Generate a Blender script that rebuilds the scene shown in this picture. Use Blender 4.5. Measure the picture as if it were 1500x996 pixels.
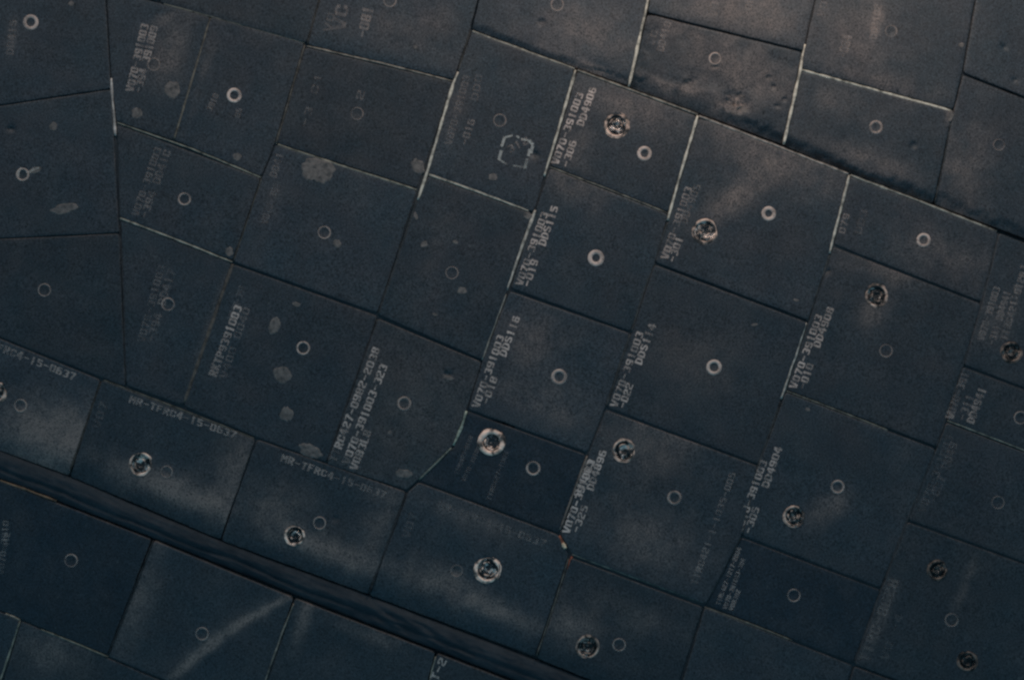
import bpy, bmesh, math, random
import numpy as np
from mathutils import Vector, noise
from mathutils.geometry import delaunay_2d_cdt

# ------------------------------------------------------------------ scene, camera, light
S = bpy.context.scene
for o in list(bpy.data.objects):
    bpy.data.objects.remove(o)
COL = S.collection

MM = 0.00075            # metres for one unit of the drawing the tiles are laid out in
DIST = 3.0              # camera to hull
ZC = 1.60               # height of the middle of the view

cam = bpy.data.cameras.new('camera')
camo = bpy.data.objects.new('camera', cam)
COL.objects.link(camo)
cam.sensor_width = 36
cam.lens = 36 * DIST / (1500 * MM)
cam.clip_end = 50
cam.clip_start = 0.05
camo.location = (0, -DIST, ZC)
camo.rotation_euler = (math.pi / 2, 0, 0)
S.camera = camo

W_ = bpy.data.worlds.new('World')
S.world = W_
W_.use_nodes = True
bg = W_.node_tree.nodes['Background']
bg.inputs['Color'].default_value = (0.275, 0.68, 1.0, 1)
bg.inputs['Strength'].default_value = 0.29


def lamp(name, loc, target, size, power, color, spread=180):
    l = bpy.data.lights.new(name, 'AREA')
    l.shape = 'DISK'
    l.size = size
    l.energy = power
    l.color = color
    l.spread = math.radians(spread)
    o = bpy.data.objects.new(name, l)
    COL.objects.link(o)
    o.location = loc
    d = Vector(target) - Vector(loc)
    o.rotation_euler = d.to_track_quat('-Z', 'Y').to_euler()
    return o


lamp('hall_lamp', (0.42, -0.50, ZC + 1.02), (0.20, 0.0, ZC + 0.30), 0.22, 4.6, (1.0, 0.84, 0.73))
lamp('added_fill_lamp', (-0.95, -1.15, ZC + 1.95), (-0.35, 0.0, ZC), 0.5, 9.8, (1.0, 0.79, 0.65))  # added broad fill light, no such source in view

S.view_settings.view_transform = 'Standard'
S.view_settings.look = 'None'
S.view_settings.exposure = 0
S.view_settings.gamma = 1
S.view_settings.use_curve_mapping = False
S.cycles.filter_width = 2.5

# ------------------------------------------------------------------ the curved hull surface
RAD = 2.5
SA, CA = math.sin(math.radians(20)), math.cos(math.radians(20))


def W(px, py, h=0.0):
    """drawing coordinates (right, down, height above the hull) -> world point on the curved hull"""
    x0 = (px - 750) * MM
    z0 = (498 - py) * MM
    y = 0.0
    for _ in range(4):
        k = 1 + y / DIST
        x, z = x0 * k, z0 * k
        q = x * SA + z * CA
        y = q * q / (2 * RAD)
    k = 1 + y / DIST
    x, z = x0 * k, z0 * k
    q = x * SA + z * CA
    n = Vector((q / RAD * SA, -1, q / RAD * CA)).normalized()
    return Vector((x, y, z + ZC)) + n * (h * MM)


def nz(x, y, z=0.0, s=1.0):
    return noise.noise(Vector((x * s, y * s, z)))


# ------------------------------------------------------------------ materials
def new_mat(name):
    m = bpy.data.materials.new(name)
    m.use_nodes = True
    nt = m.node_tree
    nt.nodes.clear()
    out = nt.nodes.new('ShaderNodeOutputMaterial')
    b = nt.nodes.new('ShaderNodeBsdfPrincipled')
    nt.links.new(b.outputs[0], out.inputs[0])
    return m, nt, b, out


def N(nt, t, **kw):
    n = nt.nodes.new(t)
    for k, v in kw.items():
        if k == 'inp':
            for kk, vv in v.items():
                n.inputs[kk].default_value = vv
        else:
            setattr(n, k, v)
    return n


def coords(nt):
    """object coordinates shifted by a random amount for each object"""
    tc = N(nt, 'ShaderNodeTexCoord')
    oi = N(nt, 'ShaderNodeObjectInfo')
    mu = N(nt, 'ShaderNodeMath', operation='MULTIPLY', inp={1: 37.0})
    nt.links.new(oi.outputs['Random'], mu.inputs[0])
    ad = N(nt, 'ShaderNodeVectorMath', operation='ADD')
    nt.links.new(tc.outputs['Object'], ad.inputs[0])
    nt.links.new(mu.outputs[0], ad.inputs[1])
    return ad.outputs[0], oi


def ntex(nt, vec, scale, detail=3, rough=0.55):
    n = N(nt, 'ShaderNodeTexNoise', inp={'Scale': scale, 'Detail': detail, 'Roughness': rough})
    nt.links.new(vec, n.inputs['Vector'])
    return n.outputs['Fac']


def ramp(nt, fac, a, b, va=0.0, vb=1.0):
    n = N(nt, 'ShaderNodeMapRange', inp={'From Min': a, 'From Max': b, 'To Min': va, 'To Max': vb})
    nt.links.new(fac, n.inputs['Value'])
    return n.outputs['Result']


def mathn(nt, op, a, b):
    n = N(nt, 'ShaderNodeMath', operation=op)
    for i, v in enumerate((a, b)):
        if isinstance(v, (int, float)):
            n.inputs[i].default_value = v
        else:
            nt.links.new(v, n.inputs[i])
    return n.outputs[0]


def mixc(nt, fac, a, b, mode='MIX'):
    n = N(nt, 'ShaderNodeMix', data_type='RGBA', blend_type=mode)
    for i, v in ((0, fac), (6, a), (7, b)):
        if isinstance(v, (int, float)):
            n.inputs[i].default_value = v
        elif isinstance(v, tuple):
            n.inputs[i].default_value = v
        else:
            nt.links.new(v, n.inputs[i])
    return n.outputs[2]


def mat_tile():
    m, nt, b, out = new_mat('black_glazed_tile')
    v, oi = coords(nt)
    big = ramp(nt, ntex(nt, v, 14, 4), 0.3, 0.7, 0.88, 1.14)
    fine = ramp(nt, ntex(nt, v, 620, 2, 0.8), 0.3, 0.7, 0.0, 2.1)
    mul = mathn(nt, 'MULTIPLY', big, fine)
    base = mixc(nt, 1.0, oi.outputs['Color'], (1, 1, 1, 1), 'MULTIPLY')
    hue = ramp(nt, ntex(nt, v, 17, 3, 0.6), 0.36, 0.64)
    tint = mixc(nt, hue, (0.90, 1.01, 1.03, 1), (1.15, 0.99, 0.98, 1))
    base = mixc(nt, 1.0, base, tint, 'MULTIPLY')
    sc = N(nt, 'ShaderNodeVectorMath', operation='SCALE')
    nt.links.new(base, sc.inputs[0])
    nt.links.new(mul, sc.inputs['Scale'])
    at = N(nt, 'ShaderNodeAttribute', attribute_name='dust_sheen')
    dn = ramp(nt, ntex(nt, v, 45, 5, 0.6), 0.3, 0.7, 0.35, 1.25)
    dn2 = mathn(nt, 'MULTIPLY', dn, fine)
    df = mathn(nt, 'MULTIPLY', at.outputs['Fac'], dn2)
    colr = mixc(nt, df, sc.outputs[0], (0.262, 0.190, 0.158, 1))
    # scattered pale specks of wear
    sp = ramp(nt, ntex(nt, v, 210, 2, 0.5), 0.70, 0.76)
    sp = mathn(nt, 'MULTIPLY', sp, 0.35)
    colr = mixc(nt, sp, colr, (0.12, 0.12, 0.115, 1))
    nt.links.new(colr, b.inputs['Base Color'])
    rg = ramp(nt, ntex(nt, v, 30, 4), 0.3, 0.7, 0.46, 0.66)
    nt.links.new(rg, b.inputs['Roughness'])
    b.inputs['Specular IOR Level'].default_value = 0.42
    bp = N(nt, 'ShaderNodeBump', inp={'Strength': 0.35, 'Distance': 0.0006})
    hb = mathn(nt, 'ADD', ntex(nt, v, 60, 4), mathn(nt, 'MULTIPLY', ntex(nt, v, 700, 2), 0.22))
    nt.links.new(hb, bp.inputs['Height'])
    nt.links.new(bp.outputs[0], b.inputs['Normal'])
    return m


def mat_paint(name, lo, hi, scale):
    """worn print: object colour, object alpha = how much of it is left"""
    m, nt, b, out = new_mat(name)
    v, oi = coords(nt)
    nt.links.new(oi.outputs['Color'], b.inputs['Base Color'])
    b.inputs['Roughness'].default_value = 0.7
    w = ramp(nt, ntex(nt, v, scale, 3, 0.65), lo, hi, 0.25, 1.0)
    w2 = ramp(nt, ntex(nt, v, scale * 0.17, 3), 0.34, 0.58, 0.3, 1.1)
    f = mathn(nt, 'MULTIPLY', mathn(nt, 'MULTIPLY', w, w2), oi.outputs['Alpha'])
    tr = N(nt, 'ShaderNodeBsdfTransparent')
    mx = N(nt, 'ShaderNodeMixShader')
    nt.links.new(f, mx.inputs[0])
    nt.links.new(tr.outputs[0], mx.inputs[1])
    nt.links.new(b.outputs[0], mx.inputs[2])
    nt.links.new(mx.outputs[0], out.inputs[0])
    return m


def mat_rough(name, dark, light, scale, lo=0.35, hi=0.65, rough=0.85, bump=0.5, objcol=False, metallic=0.0, dist=0.0008):
    m, nt, b, out = new_mat(name)
    v, oi = coords(nt)
    f = ramp(nt, ntex(nt, v, scale, 4, 0.65), lo, hi)
    c = mixc(nt, f, dark, light)
    if objcol:
        c = mixc(nt, 1.0, c, oi.outputs['Color'], 'MULTIPLY')
    nt.links.new(c, b.inputs['Base Color'])
    b.inputs['Roughness'].default_value = rough
    b.inputs['Metallic'].default_value = metallic
    bp = N(nt, 'ShaderNodeBump', inp={'Strength': bump, 'Distance': dist})
    nt.links.new(ntex(nt, v, scale * 1.5, 4, 0.7), bp.inputs['Height'])
    nt.links.new(bp.outputs[0], b.inputs['Normal'])
    return m


GLAZE_SPEC = 0.25


def mat_cloth():
    m, nt, b, out = new_mat('woven_seal_cloth')
    v, oi = coords(nt)
    mp = N(nt, 'ShaderNodeMapping')
    mp.inputs['Rotation'].default_value = (0, math.radians(-21.5), 0)
    mp2 = N(nt, 'ShaderNodeMapping')
    mp2.inputs['Scale'].default_value = (0.35, 1, 1)
    nt.links.new(v, mp.inputs['Vector'])
    nt.links.new(mp.outputs[0], mp2.inputs['Vector'])
    fib = ntex(nt, mp2.outputs[0], 420, 5, 0.75)
    f = ramp(nt, mathn(nt, 'ADD', mathn(nt, 'MULTIPLY', ntex(nt, v, 22, 5, 0.65), 0.6), mathn(nt, 'MULTIPLY', fib, 0.4)), 0.38, 0.62)
    c = mixc(nt, f, (0.026, 0.032, 0.038, 1), (0.055, 0.060, 0.066, 1))
    nt.links.new(c, b.inputs['Base Color'])
    b.inputs['Roughness'].default_value = 0.9
    b.inputs['Specular IOR Level'].default_value = 0.15
    wv = N(nt, 'ShaderNodeTexWave', inp={'Scale': 130.0, 'Distortion': 1.5, 'Detail': 2.0})
    nt.links.new(v, wv.inputs['Vector'])
    bp = N(nt, 'ShaderNodeBump', inp={'Strength': 0.5, 'Distance': 0.0006})
    nt.links.new(wv.outputs['Fac'], bp.inputs['Height'])
    bp2 = N(nt, 'ShaderNodeBump', inp={'Strength': 0.4, 'Distance': 0.0014})
    nt.links.new(fib, bp2.inputs['Height'])
    nt.links.new(bp.outputs[0], bp2.inputs['Normal'])
    nt.links.new(bp2.outputs[0], b.inputs['Normal'])
    return m


TILE = mat_tile()
PRINT = mat_paint('worn_stencil_paint', 0.3, 0.5, 420)
CHALK = mat_paint('worn_ring_paint', 0.28, 0.46, 300)
PUTTY = mat_rough('repair_putty', (0.045, 0.043, 0.042, 1), (0.20, 0.163, 0.142, 1), 190, 0.3, 0.6, 0.8, 0.9)
FILL = mat_rough('pale_gap_cloth', (0.16, 0.15, 0.135, 1), (0.82, 0.73, 0.63, 1), 120, 0.32, 0.6, 0.9, 0.6, True)
GLAZE = mat_rough('chipped_ceramic_rim', (0.07, 0.058, 0.05, 1), (1.0, 0.66, 0.50, 1), 90, 0.40, 0.58, 0.34, 0.6, True)
METAL = mat_rough('metal_painted_glints', (0.03, 0.03, 0.031, 1), (1.0, 0.78, 0.66, 1), 125, 0.50, 0.62, 0.25, 1.0, True, 0.35, 0.003)  # sparse bright flecks in the colour stand in for glints
SKIN = mat_rough('dark_felt_underlay', (0.028, 0.033, 0.038, 1), (0.05, 0.052, 0.054, 1), 60)
CLOTH = mat_cloth()
for n_ in GLAZE.node_tree.nodes:
    if n_.type == 'BSDF_PRINCIPLED':
        n_.inputs['Specular IOR Level'].default_value = GLAZE_SPEC


# ------------------------------------------------------------------ object helpers
def empty(name, loc, label, cat):
    o = bpy.data.objects.new(name, None)
    o.empty_display_size = 0.05
    COL.objects.link(o)
    o.location = loc
    o['label'] = label
    o['category'] = cat
    return o


def world_loc(o):
    l = Vector(o.location)
    while o.parent:
        o = o.parent
        l = l + Vector(o.location)
    return l


def mesh_obj(name, pts, faces, mat, parent, smooth=True, color=None, attrs=None, mats=None, fmat=None, label=None):
    """pts are (right, down, height) drawing coordinates; the origin is set at their middle"""
    P = [W(*p) for p in pts]
    c = sum(P, Vector()) / len(P)
    me = bpy.data.meshes.new(name)
    me.from_pydata([tuple(p - c) for p in P], [], faces)
    for mt in (mats or [mat]):
        me.materials.append(mt)
    if fmat:
        me.polygons.foreach_set('material_index', fmat)
    if smooth:
        me.polygons.foreach_set('use_smooth', [True] * len(me.polygons))
    if attrs is not None:
        a = me.attributes.new('dust_sheen', 'FLOAT', 'POINT')
        a.data.foreach_set('value', attrs)
    me.update()
    o = bpy.data.objects.new(name, me)
    COL.objects.link(o)
    if parent is not None:
        o.parent = parent
        o.location = c - world_loc(parent)
    else:
        o.location = c
    if color:
        o.color = color
    if label:
        o['label'] = label
    return o


# ------------------------------------------------------------------ polygon helpers
def area2(p):
    return sum(p[i][0] * -p[(i + 1) % len(p)][1] - p[(i + 1) % len(p)][0] * -p[i][1] for i in range(len(p)))


def inset_poly(p, g):
    n = len(p)
    out = []
    for i in range(n):
        a, b, c = (np.array(p[i - 1], float), np.array(p[i], float), np.array(p[(i + 1) % n], float))
        e1 = (b - a) / np.linalg.norm(b - a)
        e2 = (c - b) / np.linalg.norm(c - b)
        n1 = np.array((e1[1], -e1[0]))
        n2 = np.array((e2[1], -e2[0]))
        m = n1 + n2
        m /= np.linalg.norm(m)
        out.append(b + m * g / max(0.4, float(m @ n1)))
    return out


def round_loop(p, r, step, seed):
    """sample the polygon densely, corners rounded, edges a little uneven"""
    n = len(p)
    pts = []
    for i in range(n):
        a, b, c = p[i - 1], p[i], p[(i + 1) % n]
        e1 = (a - b) / np.linalg.norm(a - b)
        e2 = (c - b) / np.linalg.norm(c - b)
        turn = abs(e1[0] * e2[1] - e1[1] * e2[0])
        rr = r if turn > 0.5 else r * 0.4
        s, t = b + e1 * rr, b + e2 * rr
        for k in range(4):
            u = k / 3
            pts.append((1 - u) ** 2 * s + 2 * u * (1 - u) * b + u * u * t)
        nb = c + (b - c) / np.linalg.norm(b - c) * r
        L = np.linalg.norm(nb - t)
        m = int(L // step)
        for k in range(1, m):
            pts.append(t + (nb - t) * k / m)
    res = []
    for q in pts:
        w = 0.45 * nz(q[0], q[1], seed, 0.06) + 0.3 * nz(q[0], q[1], seed + 9, 0.23)
        res.append(q + np.array((w, w)))
    return res


def loop_normals(p):
    n = len(p)
    out = []
    for i in range(n):
        e = p[(i + 1) % n] - p[i - 1]
        e = e / (np.linalg.norm(e) + 1e-9)
        out.append(np.array((e[1], -e[0])))
    return out


def inside(pts, poly):
    x, y = pts[:, 0], pts[:, 1]
    r = np.zeros(len(pts), bool)
    n = len(poly)
    for i in range(n):
        x1, y1 = poly[i - 1]
        x2, y2 = poly[i]
        c = ((y1 > y) != (y2 > y))
        xi = (x2 - x1) * (y - y1) / (y2 - y1 + 1e-12) + x1
        r ^= c & (x < xi)
    return r


def seg_dist(pts, a, b):
    a, b = np.array(a, float), np.array(b, float)
    d = b - a
    t = np.clip(((pts - a) @ d) / (d @ d), 0, 1)
    return np.hypot(*(pts - (a + t[:, None] * d)).T)


# ------------------------------------------------------------------ the tiles (drawing coordinates)
# name: outline, tone (raised on upper right tiles to paint in lamplight), height, extra
TILES = {
 'a1': dict(v=[(-60, -60), (151, -60), (163, 130), (-60, 163)], tone=1.0),
 'a2': dict(v=[(-60, 164), (163, 131), (175, 341), (-60, 352)], tone=1.0),
 'a3': dict(v=[(-60, 353), (175, 342), (184, 567), (148, 553), (0, 494), (-60, 470)], tone=.95),
 'b0': dict(v=[(152, -60), (244, -60), (233, 3), (155, -18)], tone=1.0),
 'b1': dict(v=[(156, -16), (308, 25), (254, 206), (170, 178), (163, 130)], tone=1.0),
 'b2': dict(v=[(309, 25), (446, 63), (403, 208), (383, 259), (255, 206)], tone=1.0),
 'b3': dict(v=[(245, -60), (484, -60), (449, 64), (234, 4)], tone=1.0, h=.7),
 'b4': dict(v=[(171, 181), (382, 261), (341, 382), (175, 318)], tone=1.0),
 'b5': dict(v=[(176, 321), (340, 385), (268, 594), (185, 564)], tone=1.0),
 'c1': dict(v=[(485, -60), (715, -60), (689, 44), (665, 117), (450, 66)], tone=1.05, h=1.6, bev=[(3, 7, 1.6)]),
 'c2': dict(v=[(447, 69), (664, 120), (611, 276), (405, 210)], tone=.95),
 'c3': dict(v=[(404, 212), (611, 279), (553, 459), (342, 384), (383, 261)], tone=1.0),
 'c4': dict(v=[(342, 387), (553, 463), (478, 678), (374, 640), (269, 595)], tone=1.0),
 'd1': dict(v=[(717, -60), (962, -60), (921, 126), (843, 99), (691, 43)], tone=1.2, h=2.6, wave=.6, bev=[(2, 12, 6.0), (3, 4, 1.8)]),
 'd2': dict(v=[(691, 46), (842, 102), (782, 311), (626, 255), (665, 120)], tone=1.05),
 'd3': dict(v=[(627, 257), (780, 313), (743, 427), (706, 527), (554, 461), (612, 290)], tone=.97),
 'd4': dict(v=[(553, 466), (706, 530), (683, 601), (663, 653), (597, 718), (478, 680)], tone=1.0, tint=(1.12, .98, .9)),
 'e1': dict(v=[(845, 104), (1021, 170), (979, 311), (806, 243)], tone=1.05, bev=[(3, 9, .8)]),
 'e2': dict(v=[(805, 246), (979, 314), (959, 385), (924, 486), (748, 422), (784, 308)], tone=1.0, bev=[(5, 8, .6)]),
 'e3': dict(v=[(746, 426), (923, 488), (886, 599), (860, 663), (685, 599), (707, 527)], tone=1.05, bev=[(5, 9, .8)]),
 'e4': dict(v=[(685, 602), (859, 666), (819, 781), (613, 704), (665, 654)], tint=(.62, 1.12, 1.42), tone=.42, h=-.8),
 'f1': dict(v=[(1024, 171), (1243, 256), (1216, 371), (1183, 469), (959, 384), (979, 322)], tone=1.0, bev=[(5, 11, 1.0), (4, 11, .8)], wave=.3),
 'f2': dict(v=[(958, 387), (1182, 472), (1144, 584), (1111, 680), (888, 597), (925, 487)], tone=1.0, bev=[(5, 8, .7)]),
 'f3': dict(v=[(887, 600), (1110, 682), (1086, 785), (1034, 885), (838, 812), (821, 784), (862, 664)], tone=1.05, bev=[(6, 8, .6)]),
 'g1': dict(v=[(948, 21), (1175, 77), (1147, 211), (922, 127)], tone=1.05, h=2.0, wave=1.9, bev=[(2, 22, 9.5), (3, 13, 2.8)]),
 'g0': dict(v=[(963, -60), (1206, -60), (1177, 75), (948, 19)], tone=1.2, h=2.4, bev=[(2, 5, 1.0)]),
 'g2': dict(v=[(1173, 104), (1395, 164), (1368, 298), (1245, 254), (1148, 212)], tone=1.0, h=1.6, wave=.5, bev=[(2, 15, 6.5), (3, 15, 6.5), (4, 13, 2.4)]),
 'g3': dict(v=[(1208, -60), (1438, -60), (1409, 108), (1396, 161), (1174, 101), (1177, 77)], tone=1.15, h=2.4, bev=[(3, 10, 1.8)]),
 'g4': dict(v=[(1440, -60), (1570, -60), (1570, 170), (1410, 107)], tone=1.0, h=2.0),
 'g5': dict(v=[(1410, 110), (1570, 172), (1570, 375), (1369, 299), (1396, 164)], tone=1.0, h=1.6, wave=.4, bev=[(2, 18, 6.5)]),
 'h1': dict(v=[(1245, 258), (1462, 340), (1437, 442), (1221, 358)], tone=.95, bev=[(3, 9, .7)]),
 'h2': dict(v=[(1220, 361), (1437, 445), (1410, 535), (1371, 654), (1152, 571), (1184, 470)], tone=.9, bev=[(5, 8, .6)]),
 'h3': dict(v=[(1151, 574), (1370, 657), (1329, 762), (1290, 861), (1087, 784), (1111, 682)], tone=.9),
 'h4': dict(v=[(1086, 787), (1290, 864), (1250, 971), (1034, 886)], tint=(.62, 1.12, 1.42), tone=.45, h=-.8),
 'i1': dict(v=[(1463, 341), (1570, 382), (1570, 594), (1411, 534), (1438, 444)], tone=.88),
 'i2': dict(v=[(1410, 537), (1570, 597), (1570, 687), (1387, 615)], tone=.88),
 'i3': dict(v=[(1386, 618), (1570, 689), (1570, 849), (1330, 761), (1371, 657)], tone=.88),
 'i4': dict(v=[(1329, 764), (1570, 851), (1570, 1092), (1251, 972), (1291, 863)], tone=.85),
 's0': dict(v=[(-60, 473), (0, 496), (147, 556), (100, 698), (-60, 640)], tone=1.05, bev=[(3, 46, 6.5)], p=2.2),
 's1': dict(v=[(149, 556), (374, 643), (322, 792), (101, 699)], tone=1.0, bev=[(2, 46, 6.5)], p=2.2),
 's2': dict(v=[(376, 643), (595, 720), (539, 872), (323, 793)], tone=1.0, bev=[(2, 46, 6.5)], p=2.2),
 's3': dict(v=[(598, 720), (613, 706), (818, 783), (833, 812), (784, 963), (540, 873)], tone=1.0, bev=[(4, 46, 6.5)], p=2.2),
 's4': dict(v=[(836, 816), (1030, 889), (980, 1044), (786, 965)], tone=.95, bev=[(2, 40, 6)], p=2.2),
 's5': dict(v=[(1032, 889), (1249, 974), (1215, 1090), (985, 1046)], tone=.95),
 's6': dict(v=[(1251, 975), (1570, 1094), (1560, 1130), (1217, 1091)], tone=.9),
 'l1': dict(v=[(-60, 681), (222, 790), (157, 960), (-60, 868)], tint=(.62, 1.12, 1.42), tone=.45),
 'l2': dict(v=[(225, 791), (430, 875), (372, 1050), (158, 961)], tone=.95, bev=[(3, 18, 2.0)], fine=1),
 'l3': dict(v=[(432, 876), (638, 955), (606, 1070), (374, 1051)], tone=.9),
 'l4': dict(v=[(640, 956), (820, 1026), (810, 1070), (608, 1071)], tone=.9),
 'l5': dict(v=[(-60, 870), (29, 908), (-14, 1050), (-60, 1050)], tone=.95),
 'l6': dict(v=[(31, 909), (157, 963), (345, 1043), (330, 1060), (-12, 1051)], tone=.95),
}

LABELS = {
 'b1': 'tile with white stencil lines and two brown repair spots beside the left column',
 'c3': 'tile with a large broken brown repair patch on its top edge',
 'd2': 'tile with a dashed bracket emblem and a faint ring',
 'd4': 'brownish tile with three long stencil lines and a cut lower right corner',
 'e1': 'tile with a large fastener and a thick small ring beside each other under the ragged edge',
 'e4': 'blackest tile with a bright white fastener ring',
 'f1': 'wide tile with a large fastener low on its left and a pale streak',
 'g1': 'lumpy weathered tile with ragged lower edge, dents and a torn patch',
 'h4': 'very dark tile with three lines of small print',
 'l1': 'very dark tile with a single ring below the cloth seal',
 'l2': 'tile crossed by a pale diagonal scrape',
}

# small ring marks: x, y, outer radius, stroke, strength
RINGS = [
 (45, 33, 11.5, 4.2, .62), (225, 95, 10, 2.2, .32), (343, 140, 11, 3.8, .85), (33, 256, 10, 2.6, .5), (270, 292, 9.8, 2.4, .5),
 (65, 425, 9.8, 2, .38), (246, 446, 10, 2.4, .38), (475, 341, 9.8, 2.3, .42), (523, 167, 9.8, 2.2, .26), (571, 2, 10, 2.4, .36),
 (732, 177, 10, 2.4, .36), (816, 8, 10, 2.4, .36), (944, 225, 10.8, 4.2, .9), (873, 378, 12.2, 5.2, .88), (1126, 313, 10.8, 4.6, .9),
 (1047, 87, 9.4, 2.2, .5), (1283, 187, 10.2, 3.2, .6), (1353, 352, 10.5, 3.6, .7), (1046, 538, 11.5, 4.2, .78), (819, 552, 11.8, 4, .6),
 (662, 400, 9.8, 2, .28), (592, 591, 10.6, 3, .52), (444, 510, 10.2, 2.4, .52), (781, 686, 10.8, 2.8, .55), (988, 729, 10.8, 3.2, .5),
 (1227, 713, 10.4, 2.8, .5), (1298, 514, 10, 2.2, .26), (1463, 213, 9, 2, .18), (30, 594, 9.8, 2.4, .38), (244, 691, 9.2, 2, .26),
 (468, 766, 9.8, 2.3, .38), (669, 836, 9.4, 2.2, .24), (907, 944, 10, 2.4, .36), (1163, 872, 10, 2.4, .36), (104, 821, 10, 2.3, .42),
 (296, 928, 10, 2.3, .36), (1394, 908, 10.4, 2.6, .28), (1462, 736, 10, 2.2, .18), (1495, 612, 10, 2.2, .32), (1305, 47, 9.4, 2.4, .24),
]
# large fasteners: x, y, radius, rim brightness (lower row raised to paint in glints), rim stroke, depth
FASTENERS = [
 (903, 184, 18.5, 1.05, .115, 1.0), (1033, 339, 19, .9, .115, .5), (1284, 433, 17, .9, .10, 1.0), (720, 648, 20, 1.25, .18, .6), (206, 679, 17, 1.25, .085, 1.2),
 (432, 784, 15, 1.35, .10, 1.2), (714, 834, 19.5, 1.35, .12, 1.0), (914, 660, 17, .95, .09, 1.0), (1163, 756, 16, .8, .11, 1.0), (861, 947, 17, .7, .09, 1.1),
 (-8, 574, 18, .95, .13, 1.0), (1373, 835, 15, .26, .12, .7), (1482, 516, 16, .34, .12, .7), (1417, 968, 15, .24, .12, .7),
]
# hollows: x, y, rx, ry, angle, depth
DENTS = [
 (794, 33, 7, 5, 10, 3), (1008, 122, 10, 6, -8, 3.5), (1048, 99, 7, 3.5, 0, 2), (783, 226, 9, 6, 20, 3), (1338, 213, 6, 6, 0, 2.5),
 (1125, 114, 5, 4, 0, 2), (1133, 127, 4, 3, 0, 2), (1149, 146, 5, 3, 0, 2), (1138, 156, 5, 3, 0, 1.6), (1485, 118, 5, 4, 0, 1.6),
 (16, 189, 7, 4, 0, 2.4), (656, 548, 8, 4, 10, 2.2), (1212, 397, 6, 3, -15, 1.8), (492, 760, 7, 6, 0, 1.4), (1078, 151, 24, 19, 15, 5.5), (1040, 120, 60, 18, 18, 2.4), (985, 120, 40, 10, 22, 1.6), (1110, 120, 30, 30, 0, 2.0), (880, 100, 34, 9, 22, 1.6), (1470, 70, 4, 4, 0, 1.5), (1015, 117, 8, 6, 0, 2),
]
# dusty smears, some painting in sheen and the top glow: tile, x, y, rx, ry, angle, strength
DUST_SHEEN = [
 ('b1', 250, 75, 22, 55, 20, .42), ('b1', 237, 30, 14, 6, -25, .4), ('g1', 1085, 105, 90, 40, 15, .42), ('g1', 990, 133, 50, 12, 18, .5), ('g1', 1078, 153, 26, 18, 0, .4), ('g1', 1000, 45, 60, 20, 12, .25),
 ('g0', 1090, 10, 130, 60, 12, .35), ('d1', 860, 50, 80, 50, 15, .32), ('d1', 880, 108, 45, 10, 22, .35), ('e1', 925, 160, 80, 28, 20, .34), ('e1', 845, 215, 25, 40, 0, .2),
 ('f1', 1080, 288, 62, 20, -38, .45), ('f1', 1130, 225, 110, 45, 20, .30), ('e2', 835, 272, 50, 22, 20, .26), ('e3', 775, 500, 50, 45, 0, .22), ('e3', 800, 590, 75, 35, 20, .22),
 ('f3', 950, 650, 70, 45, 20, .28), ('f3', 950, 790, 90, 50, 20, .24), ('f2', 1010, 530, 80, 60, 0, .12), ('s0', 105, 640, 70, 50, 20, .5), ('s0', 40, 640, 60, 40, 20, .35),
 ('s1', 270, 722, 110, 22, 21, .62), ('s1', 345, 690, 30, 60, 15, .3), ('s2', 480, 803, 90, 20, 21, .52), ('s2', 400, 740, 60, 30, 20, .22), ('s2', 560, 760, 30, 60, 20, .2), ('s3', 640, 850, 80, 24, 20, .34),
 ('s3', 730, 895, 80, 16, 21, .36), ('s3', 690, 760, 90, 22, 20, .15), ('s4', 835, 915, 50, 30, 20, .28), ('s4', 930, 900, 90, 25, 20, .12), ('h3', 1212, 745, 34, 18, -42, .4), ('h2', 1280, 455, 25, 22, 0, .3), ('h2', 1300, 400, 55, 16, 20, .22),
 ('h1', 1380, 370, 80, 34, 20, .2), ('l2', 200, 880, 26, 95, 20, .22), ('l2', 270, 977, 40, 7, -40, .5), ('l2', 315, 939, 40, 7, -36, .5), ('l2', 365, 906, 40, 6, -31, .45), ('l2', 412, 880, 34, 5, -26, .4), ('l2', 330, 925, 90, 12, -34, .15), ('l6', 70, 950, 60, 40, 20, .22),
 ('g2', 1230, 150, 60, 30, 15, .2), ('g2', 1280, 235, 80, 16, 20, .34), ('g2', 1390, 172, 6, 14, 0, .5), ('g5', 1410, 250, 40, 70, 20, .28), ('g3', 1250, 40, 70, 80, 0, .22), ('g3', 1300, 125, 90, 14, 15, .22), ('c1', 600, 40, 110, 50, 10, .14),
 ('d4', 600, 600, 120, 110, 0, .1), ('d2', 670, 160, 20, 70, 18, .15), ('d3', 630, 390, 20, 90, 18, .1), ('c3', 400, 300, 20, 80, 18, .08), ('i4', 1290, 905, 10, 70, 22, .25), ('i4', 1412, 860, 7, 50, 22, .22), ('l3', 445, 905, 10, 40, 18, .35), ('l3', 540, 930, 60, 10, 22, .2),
 ('g3', 1283, 40, 8, 28, 10, .5), ('b2', 300, 100, 6, 90, 17, .16), ('b5', 310, 470, 6, 90, 19, .18), ('i1', 1460, 470, 30, 50, 20, .16), ('a1', 17, 55, 7, 28, 10, .15),
]
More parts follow.
